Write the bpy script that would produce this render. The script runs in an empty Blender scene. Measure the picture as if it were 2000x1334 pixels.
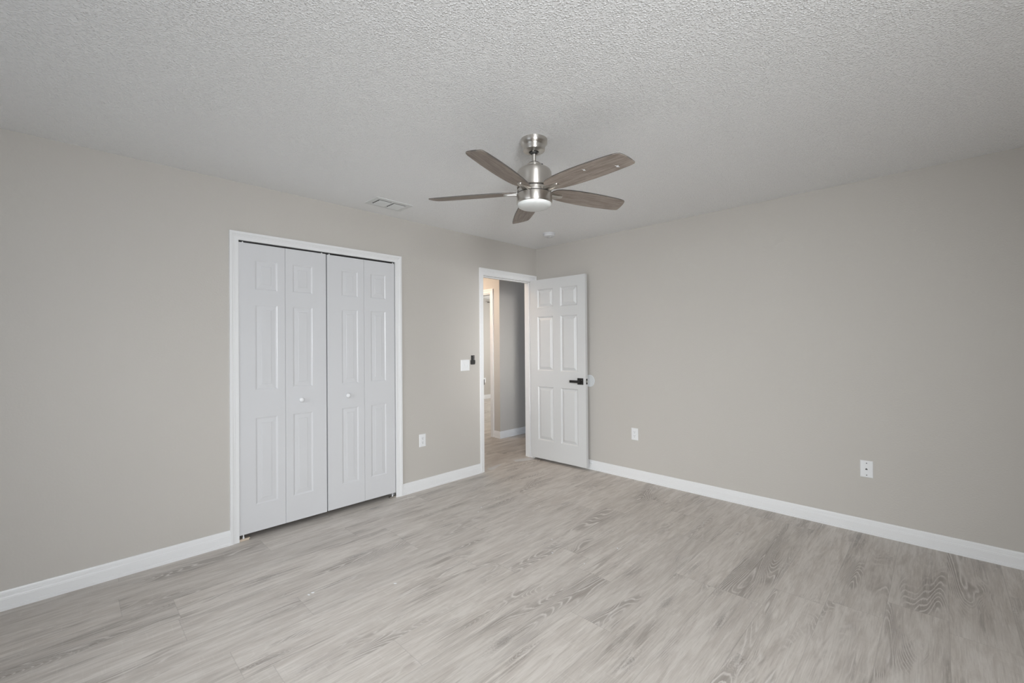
import bpy, bmesh, math, random
from mathutils import Vector, Matrix
random.seed(7)
S = bpy.context.scene
C = S.collection
PI = math.pi

# ------------------------------------------------------------------ camera, light, exposure
CAM = Vector((-3.86337, -3.39167, 1.32399))
YAW, PIT, ROL, FPX = 0.79441, 0.00608, -0.00772, 851.0
fw = Vector((math.sin(YAW)*math.cos(PIT), math.cos(YAW)*math.cos(PIT), math.sin(PIT)))
rt = Vector((math.cos(YAW), -math.sin(YAW), 0)); up = rt.cross(fw)
r2 = rt*math.cos(ROL)+up*math.sin(ROL); u2 = up*math.cos(ROL)-rt*math.sin(ROL)
cd = bpy.data.cameras.new('camera'); cam = bpy.data.objects.new('camera', cd); C.objects.link(cam)
cam.matrix_world = Matrix(((r2.x, u2.x, -fw.x, CAM.x), (r2.y, u2.y, -fw.y, CAM.y), (r2.z, u2.z, -fw.z, CAM.z), (0, 0, 0, 1)))
cd.sensor_width = 36; cd.lens = FPX/2000*36; cd.clip_start = .01
S.camera = cam

w = bpy.data.worlds.new('sky'); S.world = w; w.use_nodes = True
w.node_tree.nodes['Background'].inputs[0].default_value = (.62, .74, .9, 1)
w.node_tree.nodes['Background'].inputs[1].default_value = 1.0

H = 2.44            # ceiling height
YB = -4.85          # wall behind the camera
XL = -5.3          # wall left of the camera
def area(name, loc, target, sx, sy, power, col, spread=PI):
    l = bpy.data.lights.new(name, 'AREA'); l.shape = 'RECTANGLE'; l.size = sx; l.size_y = sy; l.energy = power; l.color = col
    l.spread = spread
    o = bpy.data.objects.new(name, l); C.objects.link(o); o.location = loc
    o.rotation_euler = (Vector(target)-Vector(loc)).to_track_quat('-Z', 'Y').to_euler()
    return o
# rear-window daylight, plus aimed fill lights added there and at an added side window
area('window_daylight_and_fill', (-4.25, YB+.04, 1.6), (-3.9, 0, 1.4), .8, 1.25, 30, (.97, .985, 1))
area('window_daylight_and_fill', (-4.25, YB+.06, 1.6), (-.6, -.3, .45), .8, 1.25, 48, (.95, .975, 1), math.radians(98))  # added fill, narrowed and aimed to lift the far corner and floor
area('window_daylight_and_fill', (-4.25, YB+.08, 1.6), (.42, 1.03, 1.25), .8, 1.25, 2.6, (1, .985, .96), math.radians(13))  # added tight beam through the doorway to brighten the hallway wall
area('window_daylight_and_fill', (XL+.04, -1.75, 1.5), (-1.0, -1.2, 0), 1.6, 1.25, 12, (.97, .99, 1), math.radians(75))  # added side fill for the entry door, right wall and floor
# daylight in the room beyond the hallway, the warm hallway lamp, an added fill
area('far_room_daylight', (3.9, 2.6, 1.5), (0.5, 3.6, 1.4), 1.2, 1.2, 58, (1, .98, .95))
area('hallway_lamp_and_fill', (-.55, 1.75, 2.36), (.388, 1.35, 1.75), .25, .25, 11, (1, .79, .62), math.radians(130))
area('hallway_lamp_and_fill', (-.6, .55, 2.40), (-.5, .6, 0), .25, .25, 5, (1, .74, .52))  # added warm fill in place of bounce from the hallway lamp
S.view_settings.view_transform = 'Standard'; S.view_settings.look = 'None'
S.view_settings.exposure = -0.1; S.view_settings.gamma = 1; S.view_settings.use_curve_mapping = False

# ------------------------------------------------------------------ node helpers and materials
class NT:
    def __init__(s, name):
        s.m = bpy.data.materials.new(name); s.m.use_nodes = True; s.t = s.m.node_tree
        s.b = s.t.nodes['Principled BSDF']
    def n(s, kind, **kw):
        o = s.t.nodes.new(kind)
        for k, v in kw.items(): setattr(o, k, v)
        return o
    def put(s, sock, v):
        if hasattr(v, 'is_linked') or isinstance(v, bpy.types.NodeSocket): s.t.links.new(v, sock)
        else: sock.default_value = v
    def math(s, op, a, b=None, c=None, clamp=False):
        o = s.n('ShaderNodeMath', operation=op); o.use_clamp = clamp
        s.put(o.inputs[0], a)
        if b is not None: s.put(o.inputs[1], b)
        if c is not None: s.put(o.inputs[2], c)
        return o.outputs[0]
    def xyz(s, x, y, z):
        o = s.n('ShaderNodeCombineXYZ'); s.put(o.inputs[0], x); s.put(o.inputs[1], y); s.put(o.inputs[2], z); return o.outputs[0]
    def noise(s, vec, scale=1, detail=3, rough=.5, dist=0):
        o = s.n('ShaderNodeTexNoise'); s.put(o.inputs['Vector'], vec); o.inputs['Scale'].default_value = scale
        o.inputs['Detail'].default_value = detail; o.inputs['Roughness'].default_value = rough; o.inputs['Distortion'].default_value = dist
        return o.outputs['Fac']
    def step(s, v, lo, hi, a=0, b=1):
        o = s.n('ShaderNodeMapRange', interpolation_type='SMOOTHSTEP'); s.put(o.inputs[0], v)
        for i, q in enumerate((lo, hi, a, b)): s.put(o.inputs[1+i], q)
        return o.outputs[0]
    def mix(s, f, a, b, mode='MIX'):
        o = s.n('ShaderNodeMix', data_type='RGBA', blend_type=mode); s.put(o.inputs[0], f)
        for i, q in ((6, a), (7, b)):
            if isinstance(q, tuple): o.inputs[i].default_value = (*q, 1) if len(q) == 3 else q
            else: s.t.links.new(q, o.inputs[i])
        return o.outputs[2]
    def bump(s, h, strength, dist):
        o = s.n('ShaderNodeBump'); o.inputs['Strength'].default_value = strength; o.inputs['Distance'].default_value = dist
        s.put(o.inputs['Height'], h); s.t.links.new(o.outputs[0], s.b.inputs['Normal'])
    def obj(s): return s.n('ShaderNodeTexCoord').outputs['Object']
    def base(s, col, rough=.5, metal=0, spec=.5):
        if isinstance(col, tuple): s.b.inputs['Base Color'].default_value = (*col, 1)
        else: s.t.links.new(col, s.b.inputs['Base Color'])
        s.put(s.b.inputs['Roughness'], rough); s.b.inputs['Metallic'].default_value = metal; s.b.inputs['Specular IOR Level'].default_value = spec
        return s.m

def mat_plain(name, col, rough=.5, metal=0, spec=.5):
    return NT(name).base(col, rough, metal, spec)

def mat_wall(name, col):
    t = NT(name); o = t.obj()
    a = t.noise(o, 95, 2, .5); b = t.noise(o, 3, 2)
    t.bump(t.math('ADD', a, t.math('MULTIPLY', b, .6)), .28, .0035)
    t.base(t.mix(t.noise(o, 1.3, 3), tuple(c*.985 for c in col), tuple(c*1.015 for c in col)), .55, 0, .25)
    return t.m

def mat_ceiling():
    t = NT('ceiling_texture'); o = t.obj()
    v = t.n('ShaderNodeTexVoronoi', feature='SMOOTH_F1'); t.put(v.inputs['Vector'], o); v.inputs['Scale'].default_value = 120; v.inputs['Smoothness'].default_value = .6
    a = t.step(v.outputs['Distance'], .0, .55, 1, 0)
    b = t.noise(o, 185, 2, .6, .2)
    h = t.math('ADD', a, t.math('MULTIPLY', t.step(b, .52, .70), .7))
    t.bump(h, .68, .0044)
    t.base((.93, .935, .935), .9, 0, .1)
    return t.m

def mat_trim(name, col, rough=.35, grain=0):
    t = NT(name)
    if grain:
        o = t.obj(); sx = t.n('ShaderNodeSeparateXYZ'); t.put(sx.inputs[0], o)
        vec = t.xyz(t.math('MULTIPLY', sx.outputs[0], 160), t.math('MULTIPLY', sx.outputs[1], 160), t.math('MULTIPLY', sx.outputs[2], 9))
        t.bump(t.noise(vec, 1, 3, .6, .6), grain, .0012)
    t.base(col, rough, 0, .45)
    return t.m

PLW, PLL = .2225, 1.22
def mat_floor():
    t = NT('oak_vinyl_planks'); o = t.n('ShaderNodeNewGeometry').outputs['Position']
    sx = t.n('ShaderNodeSeparateXYZ'); t.put(sx.inputs[0], o); X, Y = sx.outputs[0], sx.outputs[1]
    yy = t.math('DIVIDE', t.math('ADD', Y, 3.41+PLW*6), PLW)          # row 6 starts at y = -3.41
    row = t.math('FLOOR', yy); fy = t.math('FRACT', yy)
    # joint offsets of the rows, read off a constant ramp
    known = {5: -1.07, 6: -.95, 9: -1.41, 12: -1.755, 13: -1.62, 14: -2.05, 16: -1.80, 17: -2.27, 18: -2.26, 19: -2.46, 20: -2.948}
    rp = t.n('ShaderNodeValToRGB'); rp.color_ramp.interpolation = 'CONSTANT'; el = rp.color_ramp.elements
    rnd = random.Random(3)
    vals = [((known[k] % PLL)/PLL if k in known else rnd.random()) for k in range(30)]
    el[0].position = 0; el[0].color = (vals[0],)*3+(1,); el[1].position = 1/30; el[1].color = (vals[1],)*3+(1,)
    for k in range(2, 30):
        e = el.new(k/30); e.color = (vals[k],)*3+(1,)
    rmod = t.math('MODULO', t.math('ADD', row, .5), 30)
    t.put(rp.inputs[0], t.math('DIVIDE', rmod, 30))
    uu = t.math('SUBTRACT', t.math('DIVIDE', X, PLL), rp.outputs[0])
    col = t.math('FLOOR', uu); fx = t.math('FRACT', uu)
    wn = t.n('ShaderNodeTexWhiteNoise', noise_dimensions='2D'); t.put(wn.inputs['Vector'], t.xyz(row, col, 0))
    pid = wn.outputs['Value']; wc = t.n('ShaderNodeSeparateColor'); t.put(wc.inputs[0], wn.outputs['Color'])
    u = t.math('MULTIPLY', uu, PLL); v = t.math('MULTIPLY', t.math('SUBTRACT', fy, .5), PLW)
    pz = t.math('MULTIPLY', pid, 91.7)
    def vec(a, b): return t.xyz(t.math('MULTIPLY', u, a), t.math('MULTIPLY', v, b), pz)
    big = t.noise(vec(1.3, 6.5), 1, 4, .6, .6)                       # broad tone drift
    streak = t.noise(vec(3.4, 22), 1, 4, .62, 1.0)                   # streaks along the plank
    fine = t.noise(vec(9, 210), 1, 3, .6, .3)                        # pores
    mids = t.noise(vec(4.5, 75), 1, 3, .6, .6)                       # finer streaks
    saw = t.noise(vec(120, 7), 1, 2, .5)                             # cross saw marks
    ring = t.noise(vec(1.1, 7), 1, 1.5, .4, .35)                     # cathedral contours
    rr = t.math('FRACT', t.math('MULTIPLY', t.math('ADD', ring, t.math('MULTIPLY', fine, .012)), 34))
    line = t.math('MULTIPLY', t.step(rr, .0, .18, 0, 1), t.step(rr, .18, .5, 1, 0))
    dark = t.step(big, .50, .68)
    cath = t.math('MULTIPLY', line, t.step(big, .50, .66))
    # knots
    vo = t.n('ShaderNodeTexVoronoi', feature='F1'); t.put(vo.inputs['Vector'], vec(2.6, 8.5)); vo.inputs['Scale'].default_value = 1
    vo.inputs['Randomness'].default_value = 1
    kc = t.n('ShaderNodeSeparateColor'); t.put(kc.inputs[0], vo.outputs['Color'])
    kd = t.math('ADD', vo.outputs['Distance'], t.math('MULTIPLY', t.math('SUBTRACT', streak, .5), .7))
    has = t.step(kc.outputs[0], .45, .5)
    knot = t.math('MULTIPLY', t.step(kd, .01, .16, 1, 0), has)
    halo = t.math('MULTIPLY', t.step(kd, .06, .42, 1, 0), has)
    kr = t.math('FRACT', t.math('MULTIPLY', kd, 22))
    kring = t.math('MULTIPLY', t.math('MULTIPLY', t.step(kr, 0, .3), t.step(kr, .3, .7, 1, 0)), t.math('MULTIPLY', t.step(kd, .1, .4, 1, 0), has))
    # long dusky smears along the grain
    vs = t.n('ShaderNodeTexVoronoi', feature='F1'); t.put(vs.inputs['Vector'], vec(1.7, 9.5)); vs.inputs['Scale'].default_value = 1
    sc = t.n('ShaderNodeSeparateColor'); t.put(sc.inputs[0], vs.outputs['Color'])
    sd = t.math('ADD', vs.outputs['Distance'], t.math('MULTIPLY', t.math('SUBTRACT', streak, .5), 1.1))
    smear = t.math('MULTIPLY', t.step(sd, .04, .52, 1, 0), t.step(sc.outputs[1], .42, .5))
    LIGHT, MID, DARK, PALE = (.605, .567, .523), (.505, .463, .42), (.265, .232, .204), (.78, .748, .71)
    c = t.mix(t.step(streak, .34, .68), LIGHT, MID)
    c = t.mix(t.math('MULTIPLY', dark, .66), c, DARK)
    c = t.mix(t.math('MULTIPLY', t.math('MULTIPLY', smear, t.step(mids, .34, .56)), .72), c, DARK)
    c = t.mix(t.math('MULTIPLY', t.step(fine, .52, .76), .36), c, DARK)
    c = t.mix(t.math('MULTIPLY', t.step(fine, .26, .46, 1, 0), .30), c, PALE)
    c = t.mix(t.math('MULTIPLY', t.step(mids, .52, .70), .20), c, DARK)
    c = t.mix(t.math('MULTIPLY', t.step(saw, .58, .78), .11), c, PALE)
    c = t.mix(t.math('MULTIPLY', cath, .62), c, PALE)
    c = t.mix(t.math('MULTIPLY', t.math('MULTIPLY', halo, t.step(mids, .34, .58)), .55), c, DARK)
    c = t.mix(t.math('MULTIPLY', kring, .38), c, PALE)
    c = t.mix(t.math('MULTIPLY', knot, .28), c, (.17, .153, .14))
    tone = t.math('ADD', .95, t.math('MULTIPLY', wc.outputs[0], .10))
    cm = t.n('ShaderNodeVectorMath', operation='SCALE'); t.put(cm.inputs[0], c); t.put(cm.inputs['Scale'], tone)
    e1 = t.math('MINIMUM', fy, t.math('SUBTRACT', 1, fy)); e2 = t.math('MINIMUM', fx, t.math('SUBTRACT', 1, fx))
    seam = t.math('MAXIMUM', t.step(e1, .004, .010, 1, 0), t.step(e2, .0008, .0019, 1, 0))
    c2 = t.mix(t.math('MULTIPLY', seam, .22), cm.outputs[0], (.2, .185, .17))
    t.bump(t.math('ADD', t.math('MULTIPLY', fine, .5), t.math('MULTIPLY', seam, -1.0)), .12, .0012)
    t.base(c2, t.step(streak, .3, .7, .38, .50), 0, .42)
    return t.m

def mat_blade():
    t = NT('driftwood_veneer'); o = t.obj(); sx = t.n('ShaderNodeSeparateXYZ'); t.put(sx.inputs[0], o)
    v = t.xyz(t.math('MULTIPLY', sx.outputs[0], 7), t.math('MULTIPLY', sx.outputs[1], 75), 0)
    v2 = t.xyz(t.math('MULTIPLY', sx.outputs[0], 18), t.math('MULTIPLY', sx.outputs[1], 420), 0)
    v3 = t.xyz(t.math('MULTIPLY', sx.outputs[0], 260), t.math('MULTIPLY', sx.outputs[1], 22), 0)
    a = t.noise(v, 1, 4, .6, .5); b = t.noise(v2, 1, 2); d = t.noise(v3, 1, 2)
    c = t.mix(t.step(a, .3, .72), (.37, .315, .272), (.215, .178, .152))
    c = t.mix(t.math('MULTIPLY', t.step(b, .5, .75), .4), c, (.16, .132, .112))
    c = t.mix(t.math('MULTIPLY', t.step(d, .55, .75), .22), c, (.5, .45, .405))
    t.base(c, .5, 0, .4)
    return t.m

def mat_nickel():
    t = NT('brushed_nickel')
    tg = t.n('ShaderNodeTangent', direction_type='RADIAL', axis='Z'); t.t.links.new(tg.outputs[0], t.b.inputs['Tangent'])
    t.b.inputs['Anisotropic'].default_value = .75; t.b.inputs['Anisotropic Rotation'].default_value = .25
    return t.base((.60, .575, .54), .33, 1)

M = dict(
    wall=mat_wall('greige_wall_paint', (.535, .511, .475)), ceil=mat_ceiling(), floor=mat_floor(),
    trim=mat_trim('white_trim_paint', (.79, .795, .80), .32), door=mat_trim('white_door_paint', (.645, .65, .648), .33),
    closet=mat_trim('white_closet_door_paint', (.655, .66, .675), .30, .10),
    dark=mat_plain('dark_channel', (.02, .02, .02), .6), black=mat_plain('matte_black_metal', (.022, .021, .02), .38, .3),
    nickel=mat_nickel(), blade=mat_blade(), edge=mat_plain('dark_blade_edge', (.085, .078, .07), .5), ring=mat_plain('dark_gap_ring', (.03, .028, .026), .6),
    glass=mat_plain('frosted_white_glass', (.70, .72, .71), .3), plastic=mat_plain('white_plastic', (.80, .81, .82), .35),
    slot=mat_plain('slot_dark', (.09, .09, .09), .7), vent=mat_plain('white_enamel_metal', (.72, .735, .73), .45),
    steel=mat_plain('zinc_steel', (.62, .6, .56), .35, 1), brass=mat_plain('tan_steel', (.72, .62, .5), .45, .3),
    fleck=mat_plain('dried_white_paint', (.85, .86, .88), .6), patch=mat_plain('grey_filler', (.62, .615, .61), .6),
    remote=mat_plain('charcoal_plastic', (.035, .035, .034), .4), glassy=mat_plain('window_glass', (.9, .95, 1), .05),
    detector=mat_plain('detector_plastic', (.66, .665, .68), .4),
    rubber=mat_plain('white_rubber', (.74, .76, .77), .6),
)
g = M['glassy'].node_tree.nodes['Principled BSDF']; g.inputs['Transmission Weight'].default_value = 1; g.inputs['IOR'].default_value = 1.1

# ------------------------------------------------------------------ mesh helpers
def link(name, bm, mat, parent=None, smooth=35, origin=None):
    bmesh.ops.recalc_face_normals(bm, faces=bm.faces)
    me = bpy.data.meshes.new(name)
    off = origin
    if off is None and parent is not None: off = WORLD.get(parent.name, Vector())
    if off is not None: bmesh.ops.translate(bm, verts=bm.verts, vec=-Vector(off))
    bm.to_mesh(me); bm.free(); me.materials.append(mat)
    if smooth:
        for p in me.polygons: p.use_smooth = True
        me.set_sharp_from_angle(angle=math.radians(smooth))
    o = bpy.data.objects.new(name, me); C.objects.link(o)
    if parent is not None: o.parent = parent
    elif origin is not None: o.location = origin
    WORLD[o.name] = Vector(off) if off is not None else Vector()
    return o
WORLD = {}
def thing(name, loc, label, cat, group=None, kind=None):
    o = bpy.data.objects.new(name, None); C.objects.link(o); o.location = loc; o.empty_display_size = .05
    WORLD[o.name] = Vector(loc)
    return tag(o, label, cat, group, kind)
def tag(o, label, cat, group=None, kind=None):
    o['label'] = label; o['category'] = cat
    if group: o['group'] = group
    if kind: o['kind'] = kind
    return o
def struct(o, label, cat): return tag(o, label, cat, None, 'structure')

def box(bm, x0, x1, y0, y1, z0, z1, bev=0):
    b = bmesh.new()
    bmesh.ops.create_cube(b, size=1)
    for v in b.verts: v.co = Vector((x0+(v.co.x+.5)*(x1-x0), y0+(v.co.y+.5)*(y1-y0), z0+(v.co.z+.5)*(z1-z0)))
    if bev: bmesh.ops.bevel(b, geom=list(b.edges), offset=bev, segments=2, profile=.6, affect='EDGES')
    join(bm, b); return bm
def join(bm, b):
    me = bpy.data.meshes.new('tmp'); b.to_mesh(me); b.free(); bm.from_mesh(me); bpy.data.meshes.remove(me)
def lathe(bm, prof, c=(0, 0, 0), n=48, axis='Z', cap=True):
    """prof: (radius, height) along the axis"""
    rings = []
    for r, h in prof:
        ring = []
        for i in range(n):
            a = 2*PI*i/n; p = (r*math.cos(a), r*math.sin(a), h)
            if axis == 'Y': p = (p[0], p[2], p[1])
            if axis == 'X': p = (p[2], p[0], p[1])
            ring.append(bm.verts.new(Vector(p)+Vector(c)))
        rings.append(ring)
    for a, b in zip(rings, rings[1:]):
        for i in range(n): bm.faces.new((a[i], a[(i+1) % n], b[(i+1) % n], b[i]))
    if cap: bm.faces.new(rings[0]); bm.faces.new(rings[-1][::-1])
    return bm
def extrude_poly(bm, pts, d):
    """closed polygon pts (3-D) pushed along vector d"""
    a = [bm.verts.new(Vector(p)) for p in pts]; b = [bm.verts.new(Vector(p)+Vector(d)) for p in pts]
    n = len(pts)
    bm.faces.new(a); bm.faces.new(b[::-1])
    for i in range(n): bm.faces.new((a[i], b[i], b[(i+1) % n], a[(i+1) % n]))
    return bm
def tube(bm, pts, r, n=12):
    rings = []
    pts = [Vector(p) for p in pts]
    for i, p in enumerate(pts):
        d = (pts[min(i+1, len(pts)-1)]-pts[max(i-1, 0)]).normalized()
        a = d.orthogonal().normalized(); b = d.cross(a)
        rings.append([bm.verts.new(p+(a*math.cos(2*PI*k/n)+b*math.sin(2*PI*k/n))*r) for k in range(n)])
    for a, b in zip(rings, rings[1:]):
        for i in range(n): bm.faces.new((a[i], a[(i+1) % n], b[(i+1) % n], b[i]))
    bm.faces.new(rings[0]); bm.faces.new(rings[-1][::-1])
    return bm
BASE = [(0, 0), (.0165, 0), (.0165, .0155), (.0125, .0185), (.0125, .056), (.0112, .0585), (.0118, .062), (.0098, .068), (.0098, .075), (.0078, .078), (.0072, .090), (.005, .0965), (0, .0972)]
def baseboard(name, p0, p1, nrm, label):
    """p0, p1: ends on the floor at the wall face; nrm: into the room"""
    p0, p1, nrm = Vector((*p0, 0)), Vector((*p1, 0)), Vector((*nrm, 0))
    bm = bmesh.new()
    extrude_poly(bm, [p0+nrm*t+Vector((0, 0, z)) for t, z in BASE], p1-p0)
    return struct(link(name, bm, M['trim'], smooth=20), label, 'baseboard')
CAS = [(0, 0), (0, .0095), (.05, .0105), (.42, .0105), (.46, .0125), (.50, .0118), (.56, .0118), (.60, .0142), (.66, .0135), (.70, .0165), (.78, .0172), (.97, .0172), (1, .0155), (1, 0)]
def casing(name, axis, wall, sgn, inn, out, label):
    """U-shaped architrave. axis 'x': runs along x on plane y=wall, protruding sgn in y. inn/out: (a0, a1, top)"""
    bm = bmesh.new(); rings = []
    for w_, t_ in CAS:
        l = [a+(b-a)*w_ for a, b in zip(inn, out)]
        path = [(l[0], 0), (l[0], l[2]), (l[1], l[2]), (l[1], 0)]
        rings.append([bm.verts.new((a, wall+sgn*t_, z) if axis == 'x' else (wall+sgn*t_, a, z)) for a, z in path])
    for a, b in zip(rings, rings[1:]):
        for i in range(3): bm.faces.new((a[i], a[i+1], b[i+1], b[i]))
    for k in (0, 3): bm.faces.new([r[k] for r in rings])
    a, b = rings[0], rings[-1]
    for i in range(3): bm.faces.new((a[i], a[i+1], b[i+1], b[i]))
    return link(name, bm, M['trim'], smooth=20)
def panel_slab(w, h, t, panels, prof):
    """slab in local x 0..w, z 0..h, front at y=0 (facing -y), back at y=t, raised panels on both faces.
    panels: (x0,x1,z0,z1); prof: (inset, depth)"""
    bm = bmesh.new()
    xs = sorted({0, w, *[p[0] for p in panels], *[p[1] for p in panels]}); zs = sorted({0, h, *[p[2] for p in panels], *[p[3] for p in panels]})
    for y0, s in ((0, 1), (t, -1)):
        V = {}
        def vt(x, z, d=0):
            k = (round(x, 5), round(z, 5), round(d, 5))
            if k not in V: V[k] = bm.verts.new((x, y0+s*d, z))
            return V[k]
        for i in range(len(xs)-1):
            for j in range(len(zs)-1):
                x0, x1, z0, z1 = xs[i], xs[i+1], zs[j], zs[j+1]
                if any(abs(p[0]-x0) < 1e-6 and abs(p[1]-x1) < 1e-6 and abs(p[2]-z0) < 1e-6 and abs(p[3]-z1) < 1e-6 for p in panels):
                    prev = [vt(x0, z0), vt(x1, z0), vt(x1, z1), vt(x0, z1)]
                    for ins, d in prof:
                        cur = [vt(x0+ins, z0+ins, d), vt(x1-ins, z0+ins, d), vt(x1-ins, z1-ins, d), vt(x0+ins, z1-ins, d)]
                        for k in range(4): bm.faces.new((prev[k], prev[(k+1) % 4], cur[(k+1) % 4], cur[k]))
                        prev = cur
                    bm.faces.new(prev)
                else: bm.faces.new((vt(x0, z0), vt(x1, z0), vt(x1, z1), vt(x0, z1)))
    e = .0015
    # sides
    def side(pts):
        bm.faces.new([bm.verts.new(p) for p in pts])
    side(((0, 0, 0), (0, t, 0), (0, t, h), (0, 0, h))); side(((w, 0, 0), (w, t, 0), (w, t, h), (w, 0, h)))
    side(((0, 0, 0), (w, 0, 0), (w, t, 0), (0, t, 0))); side(((0, 0, h), (w, 0, h), (w, t, h), (0, t, h)))
    bmesh.ops.remove_doubles(bm, verts=bm.verts, dist=1e-5)
    return bm

# ------------------------------------------------------------------ the shell
SWIN = (-2.6, -.9); SZ0, SZ1 = .85, 2.17; WZ0, WZ1 = .93, 2.28; WINS = [(-4.72, -3.78)]
DX0, DX1, DZ = -.838, -.076, 2.045       # entry door opening (clear)
KX0, KX1, KZ = -3.062, -1.862, 2.046     # closet opening (clear)
WT = .115
def wall_x(name, y0, y1, x0, x1, holes, label, mat='wall'):
    """wall along x between planes y0 and y1 with openings (a,b,z0,z1)"""
    bm = bmesh.new(); cur = x0
    for a, b, z0, z1 in holes:
        box(bm, cur, a, y0, y1, 0, H)
        if z0 > 0: box(bm, a, b, y0, y1, 0, z0)
        if z1 < H: box(bm, a, b, y0, y1, z1, H)
        cur = b
    box(bm, cur, x1, y0, y1, 0, H)
    return struct(link(name, bm, M[mat], smooth=0), label, 'wall')
def wall_y(name, x0, x1, y0, y1, holes, label, mat='wall'):
    bm = bmesh.new(); cur = y0
    for a, b, z0, z1 in holes:
        box(bm, x0, x1, cur, a, 0, H)
        if z0 > 0: box(bm, x0, x1, a, b, 0, z0)
        if z1 < H: box(bm, x0, x1, a, b, z1, H)
        cur = b
    box(bm, x0, x1, cur, y1, 0, H)
    return struct(link(name, bm, M[mat], smooth=0), label, 'wall')
bm = bmesh.new(); box(bm, XL-.15, 4.3, YB-.15, 4.7, -.08, 0)
struct(link('floor', bm, M['floor'], smooth=0), 'grey washed oak plank floor running through the room and hallway', 'floor')
bm = bmesh.new(); box(bm, XL-.15, 4.3, YB-.15, 4.7, H, H+.08)
struct(link('ceiling', bm, M['ceil'], smooth=0), 'white knockdown textured ceiling with the fan', 'ceiling')
wall_x('wall_left', 0, WT, XL-.1, 0, [(KX0-.019, KX1+.019, 0, KZ+.019), (DX0-.019, DX1+.019, 0, DZ+.019)], 'greige wall with the closet and the entry doorway')
wall_y('wall_right', 0, .115, YB-.1, WT, [], 'long greige wall on the right with outlet and jack plates')
wall_x('wall_back', YB-.12, YB, XL-.1, 0, [(a, b, WZ0, WZ1) for a, b in WINS], 'greige window wall behind the camera')
wall_y('wall_side', XL-.1, XL, YB, 0, [(*SWIN, SZ0, SZ1)], 'greige wall left of the camera')
# closet interior
bm = bmesh.new(); box(bm, KX0-.12, KX1+.12, .75, .80, 0, H); box(bm, KX0-.17, KX0-.12, WT, .80, 0, H); box(bm, KX1+.12, KX1+.17, WT, .80, 0, H)
struct(link('wall_closet', bm, M['wall'], smooth=0), 'unlit walls inside the closet behind the bifold doors', 'wall')
# hallway and the room beyond
HX, HY = .388, 1.028
wall_x('wall_hall', HY, HY+.115, HX, 2.2, [], 'hallway wall facing the open doorway')
wall_y('wall_passage', HX, HX+.115, HY+.115, 4.6, [(1.20, 2.00, 0, 2.064)], 'warm lit passage wall with a doorway to the far room')
wall_y('wall_hall_left', -1.25, -1.15, WT, 4.6, [], 'wall on the left side of the hallway')
wall_x('wall_hall_end', 4.52, 4.62, -1.15, 4.2, [], 'pale wall at the far side of the room beyond the hallway')
wall_y('wall_hall_right', 2.1, 2.2, .115, HY, [], 'wall closing the hallway on the right')
wall_x('wall_far_near', HY+.115, HY+.2, HX+1.8, 4.2, [], 'near wall of the room beyond the hallway')
wall_y('wall_far_right', 4.1, 4.2, HY+.2, 4.52, [], 'right wall of the room beyond the hallway')

# windows behind the camera
for i, (a, b) in enumerate(WINS):
    bm = bmesh.new()
    for q in ((a, a+.045, WZ0, WZ1), (b-.045, b, WZ0, WZ1), (a, b, WZ0, WZ0+.045), (a, b, WZ1-.045, WZ1), (a, b, (WZ0+WZ1)/2-.02, (WZ0+WZ1)/2+.02)):
        box(bm, q[0], q[1], YB-.10, YB-.05, q[2], q[3])
    f = struct(link('window_%d' % (i+1), bm, M['trim'], smooth=0), 'white framed sash window behind the camera', 'window')
    bm = bmesh.new(); box(bm, a+.04, b-.04, YB-.078, YB-.074, WZ0+.04, WZ1-.04); link('pane', bm, M['glassy'], f, 0)
    bm = bmesh.new(); box(bm, a-.04, b+.04, YB-.05, YB+.03, WZ0-.025, WZ0, .004); link('window_sill', bm, M['trim'], f, 0)

a, b = SWIN; bm = bmesh.new()  # added unseen window, an opening for the side fill light
for q in ((a, a+.045, SZ0, SZ1), (b-.045, b, SZ0, SZ1), (a, b, SZ0, SZ0+.045), (a, b, SZ1-.045, SZ1), (a, b, (SZ0+SZ1)/2-.02, (SZ0+SZ1)/2+.02)):
    box(bm, XL-.10, XL-.05, q[0], q[1], q[2], q[3])
f = struct(link('window_2', bm, M['trim'], smooth=0), 'white framed sash window added unseen in the wall left of the camera', 'window')
bm = bmesh.new(); box(bm, XL-.078, XL-.074, a+.04, b-.04, SZ0+.04, SZ1-.04); link('pane', bm, M['glassy'], f, 0)
bm = bmesh.new(); box(bm, XL-.05, XL+.03, a-.04, b+.04, SZ0-.025, SZ0, .004); link('window_sill', bm, M['trim'], f, 0)

# baseboards
baseboard('baseboard_left', (XL, 0), (-3.1085, 0), (0, -1), 'white baseboard left of the closet')
baseboard('baseboard_middle', (-1.8045, 0), (-.889, 0), (0, -1), 'white baseboard between closet and doorway')
baseboard('baseboard_right', (0, YB), (0, -.02), (-1, 0), 'white baseboard along the right wall')
baseboard('baseboard_hall', (HX-.0165, HY), (2.1, HY), (0, -1), 'white baseboard of the hallway wall seen through the doorway')
baseboard('baseboard_passage', (HX, HY), (HX, 1.1505), (-1, 0), 'short white baseboard on the warm lit passage wall')
baseboard('baseboard_far', (HX+.115, 4.52), (4.1, 4.52), (0, -1), 'white baseboard in the room beyond the hallway')

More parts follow.
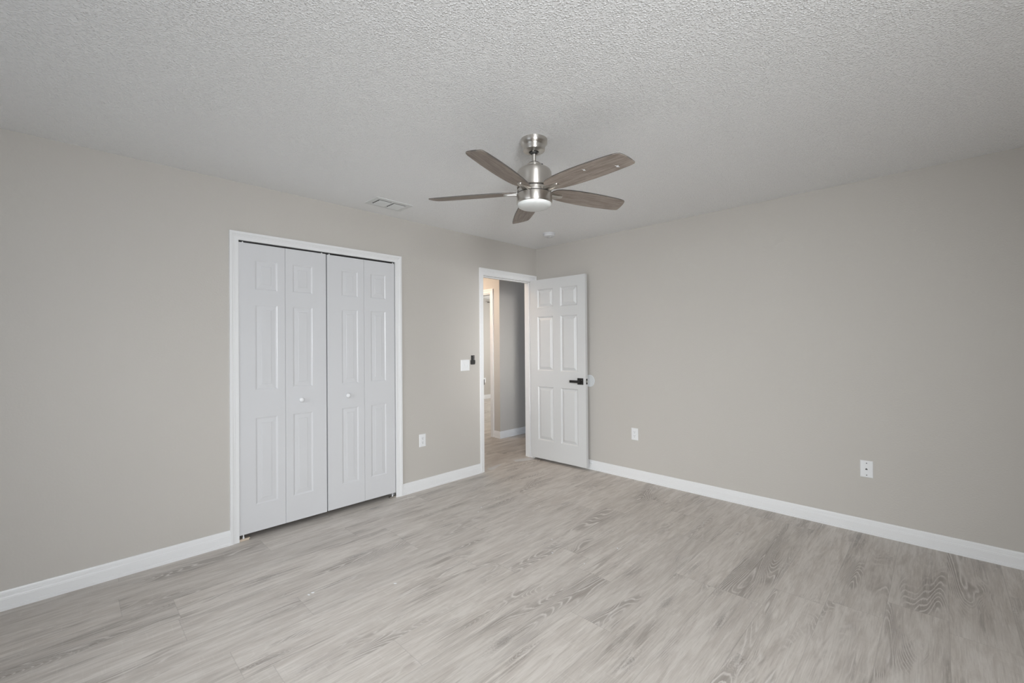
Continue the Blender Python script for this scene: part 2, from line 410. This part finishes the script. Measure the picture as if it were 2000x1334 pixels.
# closet frame
f = struct(casing('trim_1', 'x', 0, -1, (-3.0555, -1.8665, 2.046), (-3.1095, -1.8055, 2.1035), 'closet'), 'white moulded casing around the closet opening', 'door frame')
bm = bmesh.new(); box(bm, KX0-.019, KX0, 0, WT, 0, KZ+.019); box(bm, KX1, KX1+.019, 0, WT, 0, KZ+.019); box(bm, KX0, KX1, 0, WT, KZ, KZ+.019)
link('jamb', bm, M['trim'], f, 0)
bm = bmesh.new(); box(bm, KX0+.002, KX1-.002, .012, .040, 2.0395, 2.0455); link('track', bm, M['dark'], f, 0)
# entry frame
f = struct(casing('trim_2', 'x', 0, -1, (-.8405, -.066, 2.052), (-.889, -.0045, 2.119), 'entry'), 'white casing around the open entry doorway', 'door frame')
bm = bmesh.new(); box(bm, DX0-.019, DX0, 0, WT, 0, DZ+.019); box(bm, DX1, DX1+.019, 0, WT, 0, DZ+.019); box(bm, DX0, DX1, 0, WT, DZ, DZ+.019)
link('jamb', bm, M['trim'], f, 0)
bm = bmesh.new(); box(bm, DX0, DX0+.011, .040, .075, 0, DZ); box(bm, DX1-.011, DX1, .040, .075, 0, DZ); box(bm, DX0+.011, DX1-.011, .040, .075, DZ-.011, DZ)
link('door_stop_strip', bm, M['trim'], f, 0)
bm = bmesh.new(); box(bm, DX0, DX0+.0025, .004, .038, .903, .961); box(bm, DX0, DX0+.0105, -.006, .004, .904, .960, .002); link('strike_plate', bm, M['black'], f, 0)['label'] = 'black strike plate'
# frame of the far doorway
f = struct(casing('trim_3', 'y', HX, -1, (1.2135, 1.987, 2.06), (1.1505, 2.05, 2.118), 'far'), 'white casing of the doorway beyond the hallway', 'door frame')
bm = bmesh.new(); box(bm, HX, HX+.115, 1.20, 1.219, 0, 2.064); box(bm, HX, HX+.115, 1.981, 2.0, 0, 2.064); box(bm, HX, HX+.115, 1.219, 1.981, 2.045, 2.064)
link('jamb', bm, M['trim'], f, 0)

# ------------------------------------------------------------------ closet bifold doors
BPROF = [(.004, .0012), (.009, .0040), (.012, .0046), (.016, .0046), (.0395, .0028), (.0412, .0010)]
def bifold(name, a, b, mid, z0, z1, panels, knob_x, pins, label):
    d = thing(name, ((a+b)/2, .0, z0), label, 'closet door', None, 'structure')
    yf = -.002
    for k, (x0, x1) in enumerate(((a, mid-.001), (mid+.001, b))):
        px = panels[k]
        P = [(px[0]-x0, px[1]-x0, q0-z0, q1-z0) for q0, q1 in ((.224, .827), (1.018, 1.612), (1.715, 1.923))]
        bm = panel_slab(x1-x0, z1-z0, .034, P, BPROF)
        bmesh.ops.translate(bm, verts=bm.verts, vec=(x0, yf, z0))
        link('door_leaf', bm, M['closet'], d, 0)
    bm = bmesh.new()
    lathe(bm, [(.0085, 0), (.0085, -.010), (.011, -.014), (.0165, -.018), (.0185, -.023), (.0175, -.029), (.012, -.0335), (.004, -.035)], (knob_x, yf, .925), 28, 'Y')
    link('knob', bm, M['plastic'], d, 60)
    for px in pins:
        bm = bmesh.new(); lathe(bm, [(.0045, z1-.004), (.0045, 2.0395)], (px, yf+.017-.012, 0), 12)
        link('pivot_pin', bm, M['plastic'], d, 40)
    return d
bifold('door_1', -3.0575, -2.4645, -2.760, .041, 2.0335, ((-2.955, -2.812), (-2.7085, -2.5665)), -2.655, (-3.029, -2.495), 'left white bifold closet door with a round white knob')
bifold('door_2', -2.4555, -1.8725, -2.1525, .043, 2.0315, ((-2.342, -2.2045), (-2.0945, -1.955)), -2.300, (-2.437, -1.885), 'right white bifold closet door with a round white knob')
for x0, x1, s, lab in ((KX0, -2.992, 1, 'bent metal floor bracket under the left end of the closet doors'), (-1.926, KX1, -1, 'bent metal floor bracket under the right end of the closet doors')):
    xe = x0 if s > 0 else x1
    t = thing('pivot_bracket', (xe, .01, 0), lab, 'bracket')
    bm = bmesh.new(); box(bm, x0, x1, -.006, .026, .010, .0125); box(bm, min(xe, xe+s*.0025), max(xe, xe+s*.0025), -.006, .026, 0, .034)
    box(bm, x0+.001, x1-.001, -.006, -.0045, .0125, .016)
    link('bracket_plate', bm, M['brass'] if s > 0 else M['steel'], t, 0)
    bm = bmesh.new(); lathe(bm, [(.0065, .0125), (.0065, .022), (.004, .024), (.004, .0405)], (xe+s*.034, .008, 0), 16); link('pivot_pin', bm, M['plastic'], t)
    for k in (.016, .054):
        bm = bmesh.new(); lathe(bm, [(.004, .0125), (.004, .0145)], (xe+s*k, .004, 0), 12); link('screw', bm, M['steel'], t)
    bm = bmesh.new(); box(bm, x0+.004, x1-.004, -.002, .022, 0, .010); link('shim', bm, M['brass'] if s > 0 else M['steel'], t, 0)

# ------------------------------------------------------------------ entry door
A0 = Vector((-.112, -.005, 0)); A1 = Vector((-.088, -.757, 0)); du = (A1-A0).normalized()
d = thing('door_3', A0+Vector((0, 0, .026)), 'white six panel entry door standing open against the right wall', 'door', None, 'structure')
WORLD[d.name] = Vector()
d.rotation_euler = (0, 0, math.atan2(du.y, du.x))
# local frame: x along the door from the hinge, -y towards the bedroom, y towards the right wall
DW, DH = .752, 2.027
zz = .026
P = []
for x0, x1 in ((.1085, .331), (.4305, .651)):
    for z0, z1 in ((.236, .842), (1.022, 1.633), (1.734, 1.944)): P.append((x0, x1, z0-zz, z1-zz))
DPROF = [(.003, .0022), (.012, .0122), (.016, .0125), (.040, .0032), (.0425, .0012)]
bm = panel_slab(DW, DH, .035, P, DPROF)
# the slab's front (y=0) must face away from the right wall: local -y is the bedroom side
link('door_leaf', bm, M['door'], d, 0)
hz = .9265-zz
bm = bmesh.new(); box(bm, .652, .722, -.009, 0, hz-.034, hz+.034, .002); r_ = link('rosette', bm, M['black'], d, 30); r_['label'] = 'black square rosette'
bm = bmesh.new(); lathe(bm, [(.0165, -.009), (.0165, -.028), (.0145, -.030), (.0145, -.046)], (.687, 0, hz), 24, 'Y')
box(bm, .583, .704, -.056, -.038, hz-.0145, hz+.0125, .003); l_ = link('lever', bm, M['black'], d, 30); l_['label'] = 'black lever handle'
bm = bmesh.new(); lathe(bm, [(.0025, -.0092), (.0025, -.0105)], (.706, 0, hz+.012), 10, 'Y'); link('rosette_screw', bm, M['steel'], r_, 30)
bm = bmesh.new(); box(bm, DW-.0005, DW+.0016, .006, .029, hz-.029, hz+.029); l_ = link('latch_plate', bm, M['black'], d, 0); l_['label'] = 'black latch plate'
bm = bmesh.new(); box(bm, DW+.0016, DW+.011, .011, .024, hz-.011, hz+.011, .002); link('latch_bolt', bm, M['steel'], l_, 0)
for hzz in (.2, 1.0, 1.8):
    bm = bmesh.new(); lathe(bm, [(.006, hzz), (.006, hzz+.09)], (-.004, .040, 0), 14); link('hinge', bm, M['black'], d)

# ------------------------------------------------------------------ wall plates
def plate(bm, w_, h_, t_=.005):
    """plate in local x,z centred, back at y=0, front at y=-t with sloped rim"""
    e = .004
    b = bmesh.new()
    o = [(-w_/2, 0, -h_/2), (w_/2, 0, -h_/2), (w_/2, 0, h_/2), (-w_/2, 0, h_/2)]
    q = [(x, -t_*.45, z) for x, _, z in o]
    i = [(x-math.copysign(e, x), -t_, z-math.copysign(e, z)) for x, _, z in o]
    R = [[b.verts.new(p) for p in l] for l in (o, q, i)]
    for a, c in zip(R, R[1:]):
        for k in range(4): b.faces.new((a[k], a[(k+1) % 4], c[(k+1) % 4], c[k]))
    b.faces.new(R[0]); b.faces.new(R[-1]); join(bm, b); return bm
def rot_thing(name, loc, rz, label, cat, group=None):
    t = thing(name, loc, label, cat, group); t.rotation_euler = (0, 0, rz); WORLD[t.name] = Vector(); return t
def outlet(loc, rz, label):
    t = rot_thing('wall_outlet', loc, rz, label, 'outlet')
    link('cover_plate', plate(bmesh.new(), .070, .115), M['plastic'], t, 20)
    for s in (1, -1):
        bm = bmesh.new(); zc = s*.0195
        pts = [(.0165*math.cos(a), -.005, zc+max(-.0135, min(.0135, .0175*math.sin(a)))) for a in [2*PI*k/28 for k in range(28)]]
        extrude_poly(bm, pts, (0, -.0022, 0)); f = link('socket', bm, M['plastic'], t, 20)
        for sx, hh in ((-.0063, .009), (.0063, .007)):
            bm = bmesh.new(); box(bm, sx-.0011, sx+.0011, -.0076, -.0070, zc+.0005-hh/2+.003, zc+.0035+hh/2); link('slot', bm, M['slot'], f, 0)
        bm = bmesh.new(); lathe(bm, [(.0026, -.0070), (.0026, -.0076)], (0, 0, zc-.0075), 14, 'Y'); link('ground_hole', bm, M['slot'], f, 0)
    bm = bmesh.new(); lathe(bm, [(.003, -.005), (.0028, -.0062)], (0, 0, 0), 14, 'Y'); link('screw', bm, M['plastic'], t)
    return t
outlet((-1.5915, 0, .4495), 0, 'white duplex outlet low on the wall between closet and doorway')
outlet((0, -1.264, .4395), -PI/2, 'white duplex outlet low on the right wall near the open door')
outlet((3.235, 4.52, .4525), 0, 'small white outlet seen through the doorway in the far room')
# phone jack plate
t = rot_thing('phone_jack', (0, -3.021, .4425), -PI/2, 'white phone jack plate on the right wall nearest the camera', 'jack plate')
link('cover_plate', plate(bmesh.new(), .070, .115), M['plastic'], t, 20)
for z in (.041, -.041):
    bm = bmesh.new(); lathe(bm, [(.0034, -.0048), (.0034, -.0057)], (.001, 0, z), 14, 'Y'); link('screw', bm, M['slot'], t)
bm = bmesh.new(); extrude_poly(bm, [(-.0062, -.0048, -.005), (.0062, -.0048, -.005), (.0062, -.0048, .0005), (.0025, -.0048, .004), (.001, -.0048, .0065), (-.001, -.0048, .0065), (-.0025, -.0048, .004), (-.0062, -.0048, .0005)], (0, -.0012, 0))
link('jack_socket', bm, M['slot'], t, 0)
# double light switch
t = rot_thing('light_switch', (-1.0815, 0, 1.1165), 0, 'white double toggle light switch beside the entry doorway', 'light switch')
link('cover_plate', plate(bmesh.new(), .113, .111), M['plastic'], t, 20)
for x in (-.0225, .0225):
    bm = bmesh.new(); box(bm, x-.0165, x+.0165, -.0058, -.0045, -.033, .033, .0006); f = link('switch_insert', bm, M['plastic'], t, 0)
    bm = bmesh.new(); extrude_poly(bm, [(x-.0045, -.0055, -.011), (x-.0045, -.0055, .011), (x-.0045, -.0095, .010), (x-.0045, -.0145, -.004), (x-.0045, -.0135, -.008)], (.009, 0, 0)); link('toggle', bm, M['plastic'], f, 0)
    for z in (.041, -.041):
        bm = bmesh.new(); lathe(bm, [(.003, -.0049), (.0028, -.0060)], (x, 0, z), 12, 'Y'); link('screw', bm, M['plastic'], t)
# remote and its cradle
t = rot_thing('remote_holder', (-.9905, 0, 1.141), 0, 'black plastic wall cradle beside the doorway holding the fan remote', 'holder')
bm = bmesh.new()
box(bm, -.0235, .0235, -.003, 0, -.018, .024, .001); box(bm, -.0235, -.0195, -.022, -.002, -.006, .024, .001); box(bm, .0195, .0235, -.022, -.002, -.006, .024, .001)
extrude_poly(bm, [(-.0235, -.022, -.004), (.0235, -.022, -.004), (.0235, -.022, .010), (-.0235, -.022, .010)], (0, .0025, 0))
extrude_poly(bm, [(-.0195, 0, -.0195), (.0195, 0, -.0195), (.0235, 0, -.004), (-.0235, 0, -.004)], (0, -.0215, 0))
link('cradle', bm, M['remote'], t, 0)
t = rot_thing('remote_control', (-.9905, -.011, 1.1475), 0, 'dark grey fan remote standing in the wall cradle by the doorway', 'remote')
bm = bmesh.new(); box(bm, -.0185, .0185, -.0085, .0075, -.010, .066, .003); link('remote_body', bm, M['remote'], t, 30)
for z in (.054, .0385, .024):
    bm = bmesh.new(); lathe(bm, [(.0032, -.0083), (.0028, -.0098)], (.0085, 0, z), 14, 'Y'); link('button', bm, M['plastic'], t)
# wall protector disc behind the door, baseboard bumper
bm = bmesh.new(); lathe(bm, [(.0635, 0), (.0635, -.003), (.062, -.0045), (.0585, -.0045), (.0565, -.0035), (.001, -.0035)], (0, 0, 0), 64, 'X')
tag(link('wall_protector', bm, M['rubber'], None, 30, None), 'round white wall protector disc behind the door handle', 'door stop').location = (0, -.744, .930)
t = thing('door_bumper', (-.011, -.772, .072), 'small white screw-in bumper on the baseboard by the open door', 'door stop')
bm = bmesh.new(); lathe(bm, [(.010, 0), (.010, -.004), (.0065, -.006), (.0065, -.022)], (-.0095, -.772, .072), 20, 'X'); link('bumper_post', bm, M['plastic'], t)
bm = bmesh.new(); lathe(bm, [(.0075, -.022), (.0085, -.024), (.0085, -.029), (.006, -.031)], (-.0095, -.772, .072), 20, 'X'); link('rubber_tip', bm, M['rubber'], t)

# ------------------------------------------------------------------ ceiling vent and smoke detector
vx0, vx1, vy0, vy1 = -2.239, -1.925, -.388, -.188
t = thing('ceiling_vent', ((vx0+vx1)/2, (vy0+vy1)/2, H), 'white louvred air vent in the ceiling above the closet', 'vent')
bm = bmesh.new(); e = .040; zt = H-.006
for q in ((vx0, vx1, vy0, vy0+e), (vx0, vx1, vy1-e, vy1), (vx0, vx0+e, vy0+e, vy1-e), (vx1-e, vx1, vy0+e, vy1-e)): box(bm, *q, H-.0035, H)
mx = (vx0+vx1)/2; box(bm, mx-.007, mx+.007, vy0+e, vy1-e, H-.0035, H)
link('frame', bm, M['vent'], t, 0)
bm = bmesh.new(); box(bm, vx0+e-.004, vx1-e+.004, vy0+e-.004, vy1-e+.004, H-.0012, H-.0004); link('dark_duct_sheet', bm, M['dark'], t, 0)  # black sheet carries the shade of the duct; the ceiling has no hole
for a, b in ((vx0+e, mx-.007), (mx+.007, vx1-e)):
    ny = 4; y0 = vy0+e+.015; st = (vy1-e-y0)/ny
    for k in range(ny):
        y = y0+st*k
        bm = bmesh.new()
        extrude_poly(bm, [(a+.011, y, H-.0016), (a+.011, y+st*.35, H-.0030), (a+.011, y+st*.75, H-.0060), (a+.011, y+st*1.02, H-.0092), (a+.011, y+st*1.02, H-.0080), (a+.011, y+st*.75, H-.0048), (a+.011, y+st*.35, H-.0018), (a+.011, y, H-.0008)], (b-a-.012, 0, 0))
        link('louvre', bm, M['vent'], t, 40)
t = thing('smoke_detector', (-.457, -.583, H), 'round white smoke detector on the ceiling near the corner', 'smoke detector')
bm = bmesh.new(); lathe(bm, [(.062, H), (.062, H-.007), (.060, H-.010), (.057, H-.010)], (-.457, -.583, 0), 40); link('mounting_base', bm, M['detector'], t)
bm = bmesh.new(); lathe(bm, [(.057, H-.010), (.058, H-.012), (.058, H-.024), (.055, H-.031), (.046, H-.035), (.020, H-.0365), (.018, H-.034), (.001, H-.034)], (-.457, -.583, 0), 40); link('cover', bm, M['detector'], t)
bm = bmesh.new(); lathe(bm, [(.010, H-.034), (.009, H-.0385), (.001, H-.039)], (-.447, -.598, 0), 20); link('test_button', bm, M['detector'], t)

# ------------------------------------------------------------------ ceiling fan
FX, FY, FZ = -2.075, -1.815, 2.156
t = fan = thing('ceiling_fan', (FX, FY, H), 'brushed nickel ceiling fan with five grey brown blades and white bowl light', 'ceiling fan')
ctr = (FX, FY, 0)
bm = bmesh.new(); lathe(bm, [(.0735, H), (.0735, 2.424), (.0722, 2.418), (.066, 2.411), (.0612, 2.406), (.0605, 2.400), (.0605, 2.386), (.0585, 2.380), (.052, 2.3765), (.030, 2.372), (.0285, 2.374)], ctr, 56); link('canopy', bm, M['nickel'], t, 40)
bm = bmesh.new(); lathe(bm, [(.0265, 2.374), (.0265, 2.3735)], ctr, 32); lathe(bm, [(.0205, 2.377), (.019, 2.366), (.0135, 2.361)], ctr, 32); link('hanger_ball', bm, M['ring'], t, 40)
bm = bmesh.new(); lathe(bm, [(.0118, 2.372), (.0118, 2.30)], ctr, 24); link('downrod', bm, M['nickel'], t, 40)
for q, zq in ((-.02, 2.368), (.02, 2.368)):
    bm = bmesh.new(); lathe(bm, [(.0045, zq+.006), (.0045, zq), (.002, zq-.002)], (FX+q, FY-.012, 0), 12); link('canopy_screw', bm, M['nickel'], t)
bm = bmesh.new(); lathe(bm, [(.024, 2.3145), (.031, 2.3135), (.033, 2.3115), (.033, 2.3085)], ctr, 36); link('yoke_cover_ring', bm, M['ring'], t)
bm = bmesh.new(); lathe(bm, [(.020, 2.3095), (.0365, 2.3085), (.0395, 2.3065), (.0405, 2.303), (.0405, 2.283)], ctr, 44); link('collar', bm, M['nickel'], t, 40)
bm = bmesh.new(); tube(bm, [(FX+.026, FY-.022, 2.309), (FX+.036, FY-.030, 2.310), (FX+.040, FY-.033, 2.304), (FX+.036, FY-.031, 2.297)], .004, 10); link('set_screw_cap', bm, M['ring'], t)
bm = bmesh.new(); lathe(bm, [(.040, 2.2855), (.062, 2.2835), (.079, 2.279), (.0895, 2.270), (.0948, 2.257), (.0958, 2.243), (.0955, 2.186), (.0945, 2.1765), (.090, 2.1735)], ctr, 64); link('motor_housing', bm, M['nickel'], t, 40)
bm = bmesh.new(); lathe(bm, [(.0885, 2.1735), (.0885, 2.1695)], ctr, 48); lathe(bm, [(.0945, 2.1445), (.0945, 2.1395)], ctr, 48); link('shadow_gap', bm, M['ring'], t)
bm = bmesh.new(); lathe(bm, [(.086, 2.1695), (.091, 2.168), (.0925, 2.165), (.0925, 2.158), (.089, 2.1545), (.089, 2.147), (.0905, 2.1435)], ctr, 64); link('rotor_flange', bm, M['nickel'], t, 40)
bm = bmesh.new(); lathe(bm, [(.088, 2.1405), (.0965, 2.1395), (.0975, 2.1375), (.0975, 2.0985), (.0968, 2.092), (.0945, 2.0885), (.090, 2.0885)], ctr, 64); link('light_kit', bm, M['nickel'], t, 40)
bm = bmesh.new(); lathe(bm, [(.0925, 2.0945), (.0932, 2.088), (.0925, 2.083), (.0885, 2.0765), (.080, 2.0715), (.065, 2.067), (.045, 2.0638), (.022, 2.062), (.001, 2.0615)], ctr, 64); link('glass_bowl', bm, M['glass'], t, 60)
# blades: outline in local u (radial), v; v<0 edge is the high one
cw = [(.098, -.022), (.103, -.036), (.118, -.052), (.14, -.061), (.19, -.069), (.25, -.0725), (.31, -.0735), (.37, -.072), (.43, -.069), (.50, -.064), (.545, -.059), (.566, -.0545), (.578, -.046), (.585, -.032)]
tip = [(.590, -.010), (.5945, .020), (.5965, .042), (.5945, .0505), (.588, .0545)]
ccw = [(.56, .0575), (.50, .0605), (.43, .0625), (.36, .0625), (.29, .0595), (.23, .055), (.17, .047), (.13, .039), (.108, .029), (.099, .016)]
out = cw+tip+ccw
def blade_mesh():
    bm = bmesh.new()
    extrude_poly(bm, [(x, y, -.003) for x, y in out], (0, 0, .006))
    bmesh.ops.bevel(bm, geom=[e for e in bm.edges if abs(e.verts[0].co.z-e.verts[1].co.z) < 1e-6], offset=.0012, segments=1, affect='EDGES')
    for f in bm.faces:
        f.normal_update()
        if abs(f.normal.z) < .35: f.material_index = 1
    return bm
def arm_mesh():
    bm = bmesh.new()
    arm = [(.078, -.031), (.100, -.026), (.125, -.019), (.150, -.0165)] + [(.160+.0165*math.cos(a), .0165*math.sin(a)) for a in [(-.4+.1*k)*PI for k in range(9)]] + [(.150, .0165), (.125, .019), (.100, .026), (.078, .031)]
    extrude_poly(bm, [(x, y, -.010) for x, y in arm], (0, 0, .0072))
    bmesh.ops.bevel(bm, geom=[e for e in bm.edges if e.verts[0].co.z < -.0095 and e.verts[1].co.z < -.0095], offset=.003, segments=2, affect='EDGES')
    for s in (-1, 1):
        extrude_poly(bm, [(.078, s*.020-.0035, -.017), (.078, s*.020+.0035, -.017), (.150, s*.010+.003, -.0115), (.150, s*.010-.003, -.0115)], (0, 0, .008))
    return bm
PH, TILT = -21.1, -11.5
b0 = link('blade', blade_mesh(), M['blade'], fan, 30, Vector()); b0.data.materials.append(M['edge']); a0 = link('blade_arm', arm_mesh(), M['nickel'], fan, 30, Vector())
blades = []
for k in range(5):
    if k: b, a = b0.copy(), a0.copy(); C.objects.link(b); C.objects.link(a); b.parent = fan; a.parent = fan
    else: b, a = b0, a0
    for o in (b, a):
        o.location = (0, 0, FZ-H); o.rotation_euler = (math.radians(TILT), 0, math.radians(PH+72*k))
    blades.append(b)
rs = random.Random(5)
for (x, y, s) in ((.366, -.030, 1.0), (.515, .030, 1.25)):
    bm = bmesh.new()
    extrude_poly(bm, [(x-.006*s, y-.010*s, -.0032), (x+.001, y-.004*s, -.0032), (x+.007*s, y-.005*s, -.0032), (x+.003*s, y+.002*s, -.0032), (x+.004*s, y+.009*s, -.0032), (x-.002*s, y+.004*s, -.0032), (x-.006*s, y+.003*s, -.0032), (x-.003*s, y-.003*s, -.0032)], (0, 0, -.0008))
    o = link('sticker_scrap', bm, M['fleck'], None, 0, Vector()); o.parent = blades[4]; o['label'] = 'torn white sticker scrap'

# ------------------------------------------------------------------ small things on the floor and in the far room
spots = [(-2.97, -.986), (-2.947, -.982), (-2.594, -1.222), (-1.596, -.776), (-1.515, -.721), (-1.167, -1.04), (-1.574, -1.507), (-1.717, -1.628), (-1.691, -1.852), (-1.38, -1.893), (-.593, -2.138), (-1.795, -.075)]
bm = bmesh.new(); extrude_poly(bm, [(-.010, -.003, .0002), (-.002, -.0055, .0002), (.008, -.003, .0002), (.011, .002, .0002), (.002, .004, .0002), (-.007, .003, .0002)], (0, 0, .0012))
f0 = link('paint_fleck', bm, M['fleck'], None, 0, Vector())
tag(f0, 'tiny white fleck of dried paint on the bedroom floor planks', 'paint fleck', 'paint flecks on the floor')
for k, (x, y) in enumerate(spots):
    o = f0 if k == 0 else f0.copy()
    if k: C.objects.link(o)
    o.location = (x, y, 0); o.rotation_euler = (0, 0, rs.uniform(0, 3)); s = rs.uniform(.45, .85); o.scale = (s, s, 1)
def smear(pts, label):
    bm = bmesh.new(); extrude_poly(bm, [(x, y, .0002) for x, y in pts], (0, 0, .0008))
    return tag(link('filler_smear', bm, M['patch'], None, 0), label, 'floor patch')
smear([(-.31, .10), (-.22, .085), (-.15, .05), (-.095, .02), (-.078, -.02), (-.10, -.05), (-.17, -.045), (-.26, -.01), (-.33, .03)], 'pale grey filler smear on the floor at the hinge side of the doorway')
smear([(-.745, .06), (-.66, .075), (-.56, .09), (-.50, .08), (-.56, .05), (-.64, .02), (-.71, -.012), (-.755, .0)], 'pale grey filler smear on the floor at the latch side of the doorway')
bm = bmesh.new(); tube(bm, [(3.30, 4.46, 2.352), (3.9, 4.46, 2.352)], .008, 10)
t = thing('curtain_rod', (3.6, 4.52, 2.352), 'thin dark rod high on the far room wall, seen through the doorway', 'rod')
link('rod', bm, M['black'], t)
bm = bmesh.new(); box(bm, 3.34, 3.35, 4.455, 4.52, 2.346, 2.358); link('rod_bracket', bm, M['black'], t, 0)
bm = bmesh.new(); box(bm, 3.86, 3.87, 4.455, 4.52, 2.346, 2.358); link('rod_bracket', bm, M['black'], t, 0)
